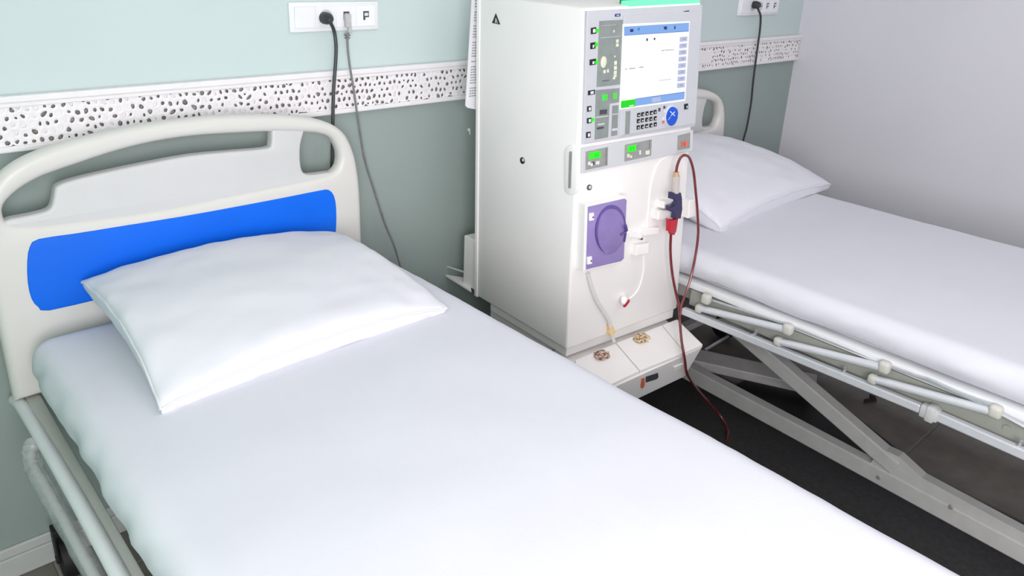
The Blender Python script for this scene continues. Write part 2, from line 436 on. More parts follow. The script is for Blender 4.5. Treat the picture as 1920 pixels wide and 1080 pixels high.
def pillow_mesh(LB, RB, RF, LF, hgt, low, seed, N=56, pinch=.04, lift=.03, floor_z=0):
    """LB.. corners (3D); hgt = upper bulge, low = lower bulge; seam around the middle."""
    bm = nb(); LB, RB, RF, LF = map(V, (LB, RB, RF, LF)); ctr = (LB+RB+RF+LF)/4
    grid = {}
    for side in (1, -1):
        for i in range(N+1):
            for j in range(N+1):
                edge = i in (0, N) or j in (0, N)
                if side == -1 and edge: grid[side, i, j] = grid[1, i, j]; continue
                s = math.sin((2*i/N-1)*math.pi/2); t = math.sin((2*j/N-1)*math.pi/2)
                # concave edges, pointed corners
                s2 = s*(1-pinch*(1-t*t)); t2 = t*(1-pinch*(1-s*s))
                a, b = (s2+1)/2, (t2+1)/2
                P = LF*(1-a)*(1-b)+RF*a*(1-b)+RB*a*b+LB*(1-a)*b
                f = max(0, (1-s*s))**.5*max(0, (1-t*t))**.5
                prof = f**.85 if side == 1 else f**.45
                n1 = noise.noise(V((s*1.6, t*1.6, seed)))*.10+noise.noise(V((s*4, t*4, seed+5)))*.035
                z = (hgt if side == 1 else -low)*prof*(1+n1)
                rip = noise.noise(V((s*6, t*6, seed+9)))*.006*(1-f)
                P = P+V((0, 0, z+rip+lift*((1-s*s)*t**4+(1-t*t)*s**4)))
                if side == -1: P.z = max(P.z, floor_z)
                grid[side, i, j] = bm.verts.new(P)
    seam = [grid[1, i, 0].co.copy() for i in range(N)]+[grid[1, N, j].co.copy() for j in range(N)]+[grid[1, i, N].co.copy() for i in range(N, 0, -1)]+[grid[1, 0, j].co.copy() for j in range(N, -1, -1)]
    for side in (1, -1):
        for i in range(N):
            for j in range(N):
                q = [grid[side, i, j], grid[side, i+1, j], grid[side, i+1, j+1], grid[side, i, j+1]]
                if len(set(q)) < 4: continue
                try: bm.faces.new(q if side == 1 else q[::-1])
                except ValueError: pass
    bm_normals(bm); return bm, seam
def build_pillow(res, label):
    bm, seam = res
    o = finish('pillow', bm, M['pillow'], None, True, 55)
    tag(o, label, 'pillow', 'white pillows')
    sb = nb(); add_tube(sb, seam, .0036, 6); finish('seam_piping', sb, M['pillow'], o, True)
    return o

# ------------------------------------------------------------------ beds
def castor(bed, x, y, fork='steel'):
    bm = nb()
    add_tube(bm, [V((x-.016, y, .062)), V((x+.016, y, .062))], .062, 24)
    wh = finish('castor_wheel', bm, M['rubber'], bed, True)
    bm = nb(); add_box(bm, (x-.024, y-.02, .06), (x-.019, y+.02, .15), .001); add_box(bm, (x+.019, y-.02, .06), (x+.024, y+.02, .15), .001)
    add_box(bm, (x-.024, y-.02, .145), (x+.024, y+.02, .165), .003)
    add_tube(bm, [V((x-.026, y, .062)), V((x+.026, y, .062))], .012, 12)
    finish('castor_fork', bm, M[fork], wh)

def build_bed(cx, half_w, dz, label, hdx, zplat, base_x, mirror_castor):
    y0, y1 = -.15, -2.22
    bed = thing('hospital_bed', label, 'bed', (cx, -1.2, 0))
    # headboard
    sh = lambda lp: [(x+cx+hdx, z+dz) for x, z in lp]
    hb = moulded('headboard', [sh(HB_OUT), sh(H_AC)], HBY, .05, .02, M['hb'], bed)
    moulded('inset_panel', [sh(H_P)], HBY+.008, .036, .008, M['hb_in'], hb)
    moulded('blue_panel', [sh(H_D)], HBY-.003, .012, .0025, M['blue'], hb)
    for s in (-1, 1):
        bm = nb(); add_beam(bm, (cx+hdx+s*.38, -.09, .50), (cx+hdx+s*.38, -.09, .64+dz), .04, .03)
        finish('headboard_post', bm, M['frame_grey'], bed)
    # platform
    bm = nb()
    add_box(bm, (cx-half_w+.05, y1, zplat), (cx+half_w-.05, y0, zplat+.018), .004)
    finish('mattress_deck', bm, M['steel'], bed)
    for s in (-1, 1):
        bm = nb(); x = cx+s*(half_w-.03)
        add_box(bm, (x-.03, y1, zplat-.012), (x+.03, y0, zplat+.014), .006)
        finish('deck_edge_strip', bm, M['rail_w'], bed, True)
        bm = nb(); x = cx+s*(half_w-.09)
        add_box(bm, (x-.03, y1, zplat-.085), (x+.03, y0, zplat-.013), .006)
        finish('side_beam', bm, M['frame_grey'], bed)
    for yy in (-.2, -.8, -1.5, -2.15):
        bm = nb(); add_box(bm, (cx-half_w+.12, yy-.02, zplat-.07), (cx+half_w-.12, yy+.02, zplat-.02), .004); finish('cross_tube', bm, M['frame_grey'], bed)
    # base trusses: long floor beam, raising lift arm, gusset
    for s in (-1, 1):
        bx = cx+s*base_x
        if s == -1: a, b = V((bx, -.40, .126)), V((bx, -2.1, .062))
        else: a, b = V((bx, -.40, .10)), V((bx, -2.1, .10))
        bm = nb(); add_beam(bm, a, b, .045, .062, bevel=.005); finish('base_beam', bm, M['frame_grey'], bed)
        bm = nb(); p = V((bx, -1.44, .145)); q = V((bx, -.72, zplat-.18))
        add_beam(bm, p, q, .05, .055, bevel=.005); finish('lift_arm', bm, M['frame_grey'], bed)
        bm = nb(); add_prism(bm, [V((bx-.018, -1.36, .115)), V((bx-.018, -1.385, .19)), V((bx-.018, -1.44, .19)), V((bx-.018, -1.52, .155)), V((bx-.018, -2.05, .125)), V((bx-.018, -2.05, .07))], V((-1, 0, 0)), -.04, 0, .002)
        finish('gusset_plate', bm, M['frame_grey'], bed)
        for yy, zz in ((-1.40, .088), (-1.62, .11)):
            bm = nb(); add_disc(bm, V((bx-.0215, yy, zz)), V((-1, 0, 0)), .007, .006, 12, .002)
            finish('bolt', bm, M['alu'], bed, True)
        bm = nb(); add_beam(bm, (bx, -.74, zplat-.19), (bx, -.66, zplat-.05), .05, .05); finish('arm_bracket', bm, M['frame_grey'], bed)
        for yy in (-.42, -2.08):
            bm = nb(); add_beam(bm, (bx, yy, .06), (bx, yy-.001, .165), .03, .03); finish('castor_post', bm, M['frame_grey'], bed)
            castor(bed, bx-s*.05, yy)
    for yy in (-.42, -2.05):
        bm = nb(); add_box(bm, (cx-base_x, yy-.02, .14), (cx+base_x, yy+.02, .17), .004); finish('base_cross_tube', bm, M['frame_grey'], bed)
    return bed

# ---- bed 1 (front left)
B1C = .742
bed1 = build_bed(B1C, .45, 0, 'hospital bed with blue panelled headboard in the left foreground', HBC-B1C, .625, .29, False)
castor(bed1, .262, -.09, 'rubber')
bm = nb(); add_beam(bm, (.30, -.075, .155), (.30, -.075, .60), .03, .03); add_beam(bm, (.30, -.075, .58), (.42, -.2, .58), .03, .03); finish('rear_leg_post', bm, M['frame_grey'], bed1)
# side rail of bed 1 (folded down along the left side)
bm = nb()
add_tube(bm, smooth_path([(.226, -.05, .552), (.230, -.14, .566), (.236, -.6, .576), (.236, -1.3, .58), (.236, -2.0, .58)], 4), .0155, 14)
rail = finish('side_rail', bm, M['rail_w'], bed1, True)
bm = nb(); add_box(bm, (.240, -2.0, .556), (.272, -.06, .580), .005); finish('rail_cover', bm, M['rail_g'], rail, True)
bm = nb(); add_tube(bm, smooth_path([(.222, -.27, .545), (.203, -.32, .532), (.207, -.5, .53), (.218, -1.2, .53), (.224, -1.9, .53)], 5), .010, 12)
finish('lower_rail_tube', bm, M['frame_grey'], rail, True)
bm = nb()
path = smooth_path([(.218, -.27, .55), (.205, -.30, .537), (.202, -.36, .532), (.206, -.5, .53), (.212, -.8, .53), (.218, -1.2, .53), (.224, -1.9, .53)], 8)
add_tube(bm, path, [.019+.004*noise.noise(V((i*.9, 0, 3))) for i in range(len(path))], 12)
for v in bm.verts: v.co += V((noise.noise(v.co*40), noise.noise(v.co*40+V((5, 0, 0))), noise.noise(v.co*40+V((0, 9, 0)))))*.003
finish('plastic_wrap', bm, M['film'], rail, True)
for yy in (-.9, -1.5):
    bm = nb(); add_beam(bm, (.212, yy, .57), (.204, yy-.05, .49), .012, .022); finish('rail_link', bm, M['alu'], rail)
bm = rounded_cloth_box((.252, -2.25, .645), (1.236, -.165, .768), .055, 70, 120, 10, .006, .018, 1, .006)
m1 = finish('mattress', bm, M['sheet'], None, True, 80)
tag(m1, 'mattress under a white fitted sheet on the bed with the blue headboard panel', 'mattress', 'sheeted mattresses')
LBp, RBp, RFp, LFp = V((.395, -.155, .868)), V((1.075, -.16, .85)), on_z(837, 577, .785), on_z(302, 768, .785)
build_pillow(pillow_mesh(LBp, RBp, RFp, LFp, .072, .10, 2.3, floor_z=.772), 'plump white pillow against the blue headboard panel')

# ---- bed 2 (behind the machine, right)
B2C = 2.69
bed2 = build_bed(B2C, .545, -.095, 'hospital bed with exposed folded side rail behind the dialysis machine', .03, .595, .31, False)
RX = 2.13
rail2 = None
bm = nb(); add_beam(bm, (RX, -.72, .500), (RX, on_x(1727, 765, RX).y, .513), .022, .026, bevel=.004)
rail2 = finish('side_rail', bm, M['rail_s'], bed2)
ys = on_x(1760, 778, RX).y
bm = nb(); add_beam(bm, (RX, ys, .513), (RX, -2.05, .505), .022, .028, bevel=.004); finish('rail_extension', bm, M['rail_s'], rail2)
bm = nb(); add_box(bm, (RX-.016, on_x(1757, 775, RX).y-.008, .494), (RX+.016, on_x(1733, 767, RX).y+.008, .532), .006); add_box(bm, (RX-.02, on_x(1748, 772, RX).y-.012, .49), (RX+.02, on_x(1748, 772, RX).y+.012, .536), .005)
finish('rail_clamp', bm, M['steel'], rail2, True)
ups = [(1325, 560), (1478, 617), (1659, 688), (1867, 771)]; los = [(1312, 578), (1460, 640), (1637, 710), (1852, 800)]
def knob(P, w_, h_):
    bm = nb(); add_box(bm, (P.x-.016, P.y-w_, P.z-h_), (P.x+.014, P.y+w_, P.z+h_), .011, 3)
    finish('pivot_knob', bm, M['knob'], rail2, True)
for q in ups: knob(on_x(q[0], q[1], RX), .017, .019)
for a, q in enumerate(los[:3]):
    P = on_x(q[0], q[1], RX); knob(P, .014, .016)
    Q = on_x(*ups[a+1], RX)
    bm = nb(); add_tube(bm, [P+V((0, -.008, .002)), Q+V((0, .012, -.006))], .0135, 12, flat=.9); finish('link_bar', bm, M['rail_s'], rail2, True)
Q = on_x(*ups[3], RX); bm = nb(); add_tube(bm, [Q, Q+V((.0, -.3, -.045))], .006, 8); finish('link_bar', bm, M['alu'], rail2, True)
P = on_x(1256, 540, RX); 
bm = nb()
pts = [on_x(1335, 563, RX+.012), on_x(1478, 609, RX+.015), on_x(1660, 682, RX+.02), on_x(1735, 712, RX+.012), on_x(1860, 765, RX+.012), on_x(1930, 800, RX+.012)]
add_tube(bm, pts, .0045, 8); finish('tension_rod', bm, M['alu'], rail2, True)
bm = nb()
pts = [on_x(1659, 684, RX+.004), on_x(1725, 708, RX), on_x(1745, 713, RX), on_x(1800, 738, RX), on_x(1867, 762, RX)]
add_tube(bm, smooth_path(pts, 4), .0035, 8); finish('tension_rod', bm, M['alu'], rail2, True)
for (hx, hy) in ((1416, 630), (1583, 698), (1912, 832)):
    P = on_x(hx, hy, RX); P.z = .519
    bm = nb(); add_tube(bm, smooth_path([P+V((0, .02, -.005)), P+V((0, .005, .002)), P+V((0, 0, .012)), P+V((-.004, -.002, .024))], 4), .0045, 8)
    finish('rail_hook', bm, M['alu'], rail2, True)
bm = nb(); add_box(bm, (RX+.028, -2.1, .515), (RX+.042, -.72, .575), .004)
add_disc(bm, on_x(1888, 802, RX+.028), V((-1, 0, 0)), .009, .004, 14)
finish('rail_back_plate', bm, M['plate_dim'], rail2)
# parts of the under-frame, plus an added floor shade plate
bm = nb(); add_beam(bm, on_z(1285, 668, .085), on_z(1530, 722, .085), .11, .04, bevel=.005); finish('cross_brace', bm, M['frame_grey'], bed2)
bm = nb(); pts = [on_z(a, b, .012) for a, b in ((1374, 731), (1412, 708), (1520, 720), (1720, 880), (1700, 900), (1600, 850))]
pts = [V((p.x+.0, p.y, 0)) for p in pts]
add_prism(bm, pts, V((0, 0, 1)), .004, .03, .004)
finish('floor_shade_plate', bm, M['floor_shade'], bed2)  # added black plate: dark shade on the floor under the bed, painted in
bm = nb(); add_tube(bm, [on_z(1321, 657, .03), on_z(1365, 630, .03)], .008, 8); add_tube(bm, [on_z(1321, 657, .03), on_z(1325, 664, .012)], .01, 8); finish('brake_rod', bm, M['alu'], bed2, True)
bm = nb(); add_box(bm, (2.98, -1.70, .10), (3.04, -1.64, .55), .006); finish('upright_column', bm, M['frame_grey'], bed2)

bm = rounded_cloth_box((2.148, -2.25, .612), (3.245, -.165, .713), .05, 70, 120, 10, .005, .016, 4, .006)
m2 = finish('mattress', bm, M['sheet'], None, True, 80)
tag(m2, 'mattress under a white fitted sheet on the bed beside the lilac wall', 'mattress', 'sheeted mattresses')
build_pillow(pillow_mesh(V((2.28, -.20, .89)), V((2.98, -.17, .91)), on_z(1557, 346, .735), on_z(1352, 428, .735), .085, .12, 5.1, floor_z=.717), 'white pillow on the far bed, partly hidden by the machine')

# ------------------------------------------------------------------ dialysis machine
ZB = .50
A = on_z(1062, 657, ZB); B = on_z(1270, 579, ZB)
tx = (B-A).normalized(); fn = V((tx.y, -tx.x, 0))        # tx: along the front, fn: out of the front
if fn.y > 0: fn = -fn
def FP(x, y, off=0.0): return on_plane(x, y, A+fn*off, fn)
TL = FP(1097, 15); TR = FP(1316, 4)
zt = (TL.z+TR.z)/2
DEP = .49
bk = -fn
mac = thing('dialysis_machine', 'white dialysis machine with a lit screen standing between the two beds', 'medical machine', (A.x+.28, A.y+.2, 0))
fl = [A, B, TR, TL]
bm = nb()
add_hexa(bm, [A, B, B+bk*DEP, A+bk*DEP], [TL, TR, TR+bk*(DEP-.005), TL+bk*(DEP-.005)], .008, 3)
cab = finish('cabinet', bm, M['mac'], mac, True, 30)
ln = (TL-A).cross(bk).normalized()
if ln.x > 0: ln = -ln
def LP(x, y, off=0.0): return on_plane(x, y, A+ln*off, ln)
def fslab(name, q, d0, d1, m, parent=mac, bevel=.0012, base=0.0):
    bm = nb(); add_prism(bm, [FP(a, b, base) for a, b in q], fn, d0, d1, bevel)
    return finish(name, bm, m, parent)
def z3(x, y): return (860+x/4, y/4)            # crop coordinates used while measuring
def z5(x, y): return (1070+x/7.104, 140+y/7.104)
def z6(x, y): return (1050+x/6.39, 240+y/6.39)
def z7(x, y): return (1040+x/6, 360+y/6)
def z8(x, y): return (1020+x/5.047, 520+y/5.047)
def quad(f, *p): return [f(*k) for k in p]
def rect_px(c, hw, hh, sl=-.17):
    x, y = c; return [(x-hw, y-hh-sl*hw), (x+hw, y-hh+sl*hw), (x+hw, y+hh+sl*hw), (x-hw, y+hh-sl*hw)]
# upper control console
con = fslab('control_console', [(1097.5, 21), (1314, 9), (1299.5, 236), (1089.5, 270)], -.002, .008, M['bezel'], bevel=.003)
fslab('monitor_bezel', [(1164, 29), (1311, 19.5), (1298.5, 231), (1157, 254)], .007, .013, M['bezel'], con, .003)
fslab('display_panel', quad(z3, (1038, 155), (1215, 145), (1195, 630), (1018, 650)), .007, .0095, M['panel'], con)
pn = fslab('gauge_panel', quad(z3, (1012, 672), (1190, 657), (1186, 762), (1113, 770), (1105, 1025), (1004, 1043)), .007, .0095, M['panel'], con)
fslab('gauge_column', quad(z3, (1137, 790), (1183, 784), (1173, 1008), (1128, 1018)), .007, .0095, M['panel'], con)
fslab('gauge_column', quad(z3, (1228, 830), (1263, 826), (1256, 996), (1222, 1003)), .0125, .0145, M['panel'], con)
for q in (((1040, 820), (1095, 815), (1093, 850), (1038, 856)), ((1012, 872), (1105, 862), (1105, 868), (1012, 880)), ((1135, 850), (1176, 846), (1176, 852), (1135, 857)), ((1132, 960), (1172, 955), (1172, 972), (1132, 978)), ((1025, 925), (1075, 918), (1075, 928), (1025, 936)), ((1018, 952), (1070, 944), (1070, 958), (1018, 966))):
    fslab('gauge_mark', quad(z3, *q), .0090, .0102, M['dkgrey' if q[0][1] in (820, 952) else 'strip'], con, 0)
for q in (((1058, 602), (1112, 596), (1112, 600), (1058, 606)), ((1050, 190), (1160, 182), (1160, 184), (1050, 192)), ((1045, 280), (1190, 268), (1190, 271), (1045, 283)), ((1140, 222), (1152, 222), (1150, 240), (1138, 242))):
    fslab('panel_line', quad(z3, *q), .0090, .0102, M['dkgrey' if q[0][1] == 602 else 'strip'], con, 0)
for c in ((1037, 230), (1030, 333), (1032, 465), (1003, 897)):
    bm = nb(); add_disc(bm, FP(*z3(*c), .0085), fn, .0058, .003, 16, .001); finish('indicator_light', bm, M['led'], con, True)
for k, (c, hw, hh) in enumerate((((995, 228), 20, 24), ((990, 340), 19, 24), ((990, 462), 24, 22), ((980, 690), 26, 17), ((963, 812), 16, 20), ((963, 900), 17, 20), ((957, 1007), 17, 22))):
    x, y = z3(*c)
    bm = nb(); add_prism(bm, [FP(*p) for p in rect_px((x, y), hw/4, hh/4)], fn, .007, .0095, .0008)
    gl = (rect_px((x+.6, y), hw/9, hh/7) if k not in (1, 2) else rect_px((x+.5, y+1), hw/14, hh/9))
    add_prism(bm, [FP(*p) for p in gl], fn, .009, .0101, 0, mi=1)
    finish('soft_key', bm, [M['black'], M['glyph']], con)
bm = nb(); x, y = z3(1083, 465); add_disc(bm, FP(x, y, .009), fn, .016, .004, 24, .0015, ax=(0, 0, 1), ry=.0105); finish('oval_button', bm, M['cream'], con, True)
for c, hw, hh in (((1074, 533), 8, 12), ((1100, 528), 6, 12), ((1170, 305), 9, 12), ((1170, 335), 9, 12), ((1157, 468), 9, 15), ((1156, 505), 10, 14), ((1155, 540), 10, 14), ((1154, 565), 10, 8), ((1146, 582), 8, 8), ((1152, 420), 4, 6)):
    fslab('panel_button', rect_px(z3(*c), hw/4, hh/4), .009, .0112, M['cream'], con, .0004)
for c in ((1063, 728), (1077, 726), (1092, 724), (1146, 716), (1161, 714)):
    fslab('level_light', rect_px(z3(*c), .95, 5.6), .009, .0108, M['led'], con, 0)
fslab('blue_badge', quad(z3, (1156, 103), (1196, 100), (1195, 120), (1155, 123)), .0075, .0092, M['badge'], con, .0004)
fslab('badge_mark', quad(z3, (1166, 109), (1186, 107.5), (1186, 114), (1166, 115.5)), .009, .0097, M['glyph'], con, 0)
fslab('black_badge', quad(z3, (1672, 82), (1713, 76), (1710, 91), (1668, 97)), .0075, .009, M['black'], con, .0004)
fslab('badge_mark', quad(z3, (1680, 87), (1707, 83.5), (1706, 88.5), (1679, 92)), .0088, .0096, M['bezel'], con, 0)
# screen
SD = .012
bm = nb(); add_prism(bm, [FP(*z3(*p), SD) for p in ((1229, 180), (1731, 159), (1697, 756), (1204, 822))], fn, 0, .0022, .0008)
scr = finish('screen', bm, M['scr_w'], mac)
def sslab(name, q, m, d=.0022): return fslab(name, quad(z3, *q), d, d+.0006, m, scr, 0, SD)
sslab('header_bar', ((1236, 200), (1722, 170), (1720, 232), (1237, 264)), M['scr_b'])
sslab('header_outline', ((1237, 262), (1720, 230), (1720, 235), (1237, 267)), M['scr_b2'])
sslab('footer_bar', ((1320, 741), (1690, 690), (1687, 742), (1320, 794)), M['scr_b'])
sslab('footer_field', ((1445, 735), (1510, 726), (1510, 758), (1445, 767)), M['scr_l'], .0026)
sslab('footer_outline', ((1320, 739), (1690, 687), (1690, 692), (1320, 744)), M['scr_b2'])
sslab('green_field', ((1214, 757), (1320, 742), (1320, 797), (1212, 810)), M['scr_g'])
sslab('green_mark', ((1275, 790), (1308, 785), (1308, 792), (1275, 797)), M['scr_w'], .0027)
for k in range(8):
    y = 275+k*49.5; x = 1655-k*2.8
    sslab('screen_button', ((x, y+3), (x+55, y-2), (x+53, y+32), (x-2, y+38)), M['scr_l'])
    sslab('button_mark', ((x+20, y+15), (x+40, y+13), (x+40, y+17), (x+20, y+20)), M['scr_t'], .0027)
for q, m in ((((1280, 218), (1304, 216), (1304, 238), (1280, 240)), 'scr_d'), (((1336, 212), (1352, 208), (1350, 226), (1340, 228)), 'scr_b2'), (((1530, 200), (1556, 196), (1556, 220), (1538, 222)), 'scr_d'), (((1612, 194), (1621, 193), (1619, 218), (1610, 219)), 'scr_d')):
    sslab('header_icon', q, M[m], .0027)
for q in (((1403, 288), (1414, 287), (1413, 306), (1404, 307)), ((1459, 284), (1470, 283), (1468, 298), (1460, 300))):
    sslab('reading', q, M['black'])
for q in (((1520, 376), (1532, 375), (1532, 381), (1520, 382)), ((1540, 374), (1610, 370), (1610, 373), (1540, 378)), ((1246, 515), (1256, 514), (1256, 520), (1246, 521)), ((1275, 512), (1320, 508), (1320, 512), (1275, 517)), ((1350, 502), (1380, 499), (1380, 504), (1350, 507)), ((1500, 602), (1585, 592), (1585, 594), (1500, 604))):
    sslab('reading', q, M['scr_t'])
# keypad
rows = [[(860, 525), (912, 515), (970, 505), (1028, 497), (1078, 485)], [(855, 605), (908, 595), (967, 587), (1022, 578), (1080, 570)], [(853, 690), (908, 682), (965, 672), (1022, 663), (1080, 650)]]
for r_, row in enumerate(rows):
    for c_, c in enumerate(row):
        x, y = z5(*c)
        bm = nb(); add_prism(bm, [FP(*p) for p in rect_px((x, y), 2.5, 3.7)], fn, .012, .0155, .0006)
        add_prism(bm, [FP(*p) for p in rect_px((x+(.5 if (r_+c_) % 2 else -.2), y+.6), .9+.4*((r_*2+c_) % 3 == 0), 1.2)], fn, .0152, .0161, 0, mi=1)
        finish('key', bm, [M['black'], M['glyph']], con)
for c, hw, hh, mm in (((1137, 455), 2, 3.2, 'dkgrey'), ((1203, 425), 1.8, 2.6, 'dkgrey'), ((1210, 470), 1.5, 3, 'glyph'), ((1190, 575), 2, 3, 'glyph'), ((1188, 620), 2, 2.5, 'pinkred')):
    fslab('icon', rect_px(z5(*c), hw, hh), .012, .0142, M[mm], con, .0004)
x, y = z5(1330, 550); c = FP(x, y, .0125)
def teardrop(sc): 
    out = []
    for k in range(36):
        a = 2*math.pi*k/36
        px = 9.9*math.cos(a)*(1-.18*max(0, math.sin(a))) + (-1.4*math.sin(a)); py = 18.2*math.sin(a) - 1.6*math.cos(a)
        out.append(FP(x+px*sc, y+py*sc, .0125))
    return out
bm = nb(); add_prism(bm, teardrop(1.1), fn, 0, .003, .001); finish('dial_rim', bm, M['glyph'], con, True)
bm = nb(); add_prism(bm, teardrop(.98), fn, .003, .010, .003); dial = finish('blue_dial', bm, M['knob_blue'], con, True)
bm = nb()
for (a, b) in (((1325, 490), (1385, 548)), ((1385, 495), (1335, 545))):
    p, q = FP(*z5(*a), .0215+.0015), FP(*z5(*b), .0215+.0015); add_beam(bm, p, q, .0025, .002, fn, 0)
p, q = FP(*z5(1330, 560), .0232), FP(*z5(1298, 605), .0232); add_beam(bm, p, q, .0008, .0012, fn, 0)
finish('dial_cross', bm, M['glyph'], dial)
bm = nb(); add_prism(bm, [FP(*p) for p in rect_px(z5(1490, 413), 3.2, 5)], fn, .012, .016, .0008)
add_prism(bm, [FP(*p) for p in rect_px(z5(1495, 418), .8, 2)], fn, .0158, .0166, 0, mi=1); finish('stop_key', bm, [M['black'], M['glyph']], con)
# mid strip with three modules
strip = fslab('module_strip', [(1088.5, 277), (1297, 243), (1295.7, 282), (1088, 324.5)], -.002, .007, M['strip'], bevel=.002)
def module(name, q): return fslab(name, quad(z6, *q), .006, .0095, M['panel2'], strip, .001)
module('pump_module', ((287, 276), (550, 222), (545, 440), (285, 495)))
module('pump_module', ((757, 195), (1074, 130), (1066, 322), (750, 393)))
module('alarm_module', ((1390, 85), (1535, 48), (1530, 235), (1382, 258)))
fslab('led_display', quad(z6, (320, 290), (455, 264), (455, 344), (320, 366)), .009, .011, M['led'], strip, .0004)
fslab('led_display', quad(z6, (780, 213), (885, 192), (880, 265), (780, 281)), .009, .011, M['led'], strip, .0004)
fslab('led_display', quad(z6, (890, 200), (920, 194), (918, 243), (890, 250)), .009, .011, M['panel'], strip, .0004)
for q in (((395, 300), (400, 299), (400, 340), (395, 341)), ((420, 296), (425, 295), (425, 336), (420, 337)), ((815, 215), (820, 214), (820, 260), (815, 261)), ((845, 212), (850, 211), (850, 256), (845, 257))):
    fslab('digit_bar', quad(z6, *q), .0108, .0114, M['ledgreen'], strip, 0)
for c, hw, hh, mm in (((320, 415), 2.2, 3, 'glyph'), ((350, 430), 2, 2.5, 'glyph'), ((372, 412), 1.6, 3, 'dkgrey'), ((420, 408), 3.2, 3, 'glyph'), ((790, 322), 2, 3, 'cream'), ((822, 335), 1.6, 2.5, 'cream'), ((930, 285), 1.4, 4, 'glyph'), ((1020, 285), 3.6, 3.6, 'cream')):
    fslab('module_button', rect_px(z6(*c), hw, hh), .009, .0112, M[mm], strip, .0004)
fslab('alarm_button', quad(z6, (1425, 165), (1498, 152), (1495, 200), (1425, 215)), .009, .013, M['pinkred'], strip, .001)
fslab('alarm_mark', quad(z6, (1450, 168), (1458, 166), (1456, 203), (1449, 205)), .0128, .0136, M['red'], strip, 0)
fslab('module_line', quad(z6, (525, 235), (530, 234), (525, 438), (520, 440)), .009, .0098, M['dkgrey'], strip, 0)
fslab('module_line', quad(z6, (1043, 140), (1048, 139), (1045, 240), (1040, 241)), .009, .0098, M['dkgrey'], strip, 0)
# lock and embossed mark
bm = nb(); add_disc(bm, FP(*z6(345, 710)), fn, .0085, .006, 20, .002); lk = finish('lock', bm, M['dkgrey'], mac, True)
bm = nb(); add_disc(bm, FP(*z6(358, 710), .006), fn, .005, .0012, 16, .0004); finish('lock_face', bm, M['strip'], lk, True)
bm = nb(); add_disc(bm, FP(*z6(563, 680)), fn, .011, .002, 20, .001, ax=(0, 0, 1), ry=.007); finish('embossed_mark', bm, M['mac_w'], mac, True)
# side grip, warning mark, screw
def stadium(cx_, cy_, hw, hh, f, n=8):
    out = []
    for k in range(n+1): a = math.pi*k/n; out.append(f(cx_+hw*math.cos(a), cy_-(hh-hw*1.2)-hw*1.2*math.sin(a)))
    for k in range(n+1): a = math.pi+math.pi*k/n; out.append(f(cx_+hw*math.cos(a), cy_+(hh-hw*1.2)-hw*1.2*math.sin(a)))
    return out
bm = nb(); add_prism(bm, stadium(1071.5, 319, 12.5, 47, LP), ln, -.004, .004, .0025); grip = finish('side_grip', bm, M['mac_w'], mac, True)
bm = nb(); add_prism(bm, stadium(1071, 318, 2.6, 35, lambda a, b: LP(a+(318-b)*.03, b)), ln, .003, .005, 0); finish('grip_slot', bm, M['panel2'], grip)
bm = nb(); add_prism(bm, [LP(930, 25), LP(923, 43), LP(938, 46)], ln, 0, .0015, 0); wm = finish('warning_triangle', bm, M['black'], mac)
bm = nb(); add_prism(bm, [LP(930.5, 33), LP(929, 43), LP(930.3, 43.2), LP(931, 37), LP(933, 43.6), LP(934, 43.8)], ln, .0014, .002, 0); finish('triangle_mark', bm, M['glyph'], wm)
bm = nb(); add_disc(bm, LP(980, 301), ln, .0105, .003, 20, .001); sc_ = finish('side_screw', bm, M['black'], mac, True)
bm = nb(); add_disc(bm, LP(981, 300, .003), ln, .005, .001, 16); finish('screw_head', bm, M['strip'], sc_, True)
# rear edge frame on the side
bm = nb(); P0, P1 = A+bk*(DEP-.02), TL+bk*(DEP-.025)
add_prism(bm, [P0, A+bk*(DEP-.004), TL+bk*(DEP-.009), P1], ln, -.003, .004, .002); finish('rear_frame', bm, M['mac_w'], mac)
# status lamp on top
top_n = (TR-TL).cross(bk).normalized()
if top_n.z < 0: top_n = -top_n
u = (TR-TL)
la, lb = TL+u*.345, TL+u*.985
bm = nb(); add_prism(bm, [la+bk*.002, lb+bk*.002, lb+bk*.03, la+bk*.03], top_n, -.002, .012, .003); lamp = finish('status_lamp', bm, M['ledmint'], mac)
bm = nb(); add_prism(bm, [la+bk*.03+u*.05, lb+bk*.03-u*.02, lb+bk*.06-u*.02, la+bk*.06+u*.05], top_n, -.002, .022, .003); finish('lamp_lens', bm, M['ledgreen'], lamp)
# knob at right side
bm = nb(); c = TR+bk*.03+V((0, 0, -.055)); add_tube(bm, [c, c+tx*.008, c+tx*.02, c+tx*.026], [.008, .016, .014, .008], 16); finish('side_knob', bm, M['black'], mac, True)
# blood pump
PO = .035
pq = quad(z7, (372, 165), (785, 72), (802, 92), (770, 745), (740, 775), (350, 868))
po = [(1098.5, 385), (1172, 368), (1176, 374), (1171, 488), (1164, 494), (1094.5, 509)]
bm = nb(); add_prism(bm, [FP(a, b, PO) for a, b in po], fn, -PO-.002, 0, .004); pump = finish('blood_pump', bm, M['mac_w'], mac)
bm = nb(); add_prism(bm, [FP(a, b, PO) for a, b in pq], fn, 0, .004, .002); finish('pump_lid', bm, M['purple'], pump, True)
x, y = z7(605, 430)
def ell(cx_, cy_, a_, b_, off, n=40, tilt=-.16): return [FP(cx_+a_*math.cos(2*math.pi*k/n), cy_+b_*math.sin(2*math.pi*k/n)+tilt*a_*math.cos(2*math.pi*k/n), off) for k in range(n)]
bm = nb(); add_prism(bm, ell(x+1.5, y-3, 29, 45, PO), fn, .003, .006, .0015); finish('pump_rim', bm, M['purple3'], pump, True)
bm = nb(); add_prism(bm, ell(x, y, 25, 42, PO), fn, .005, .012, .003); finish('pump_rotor_cover', bm, M['purple2'], pump, True)
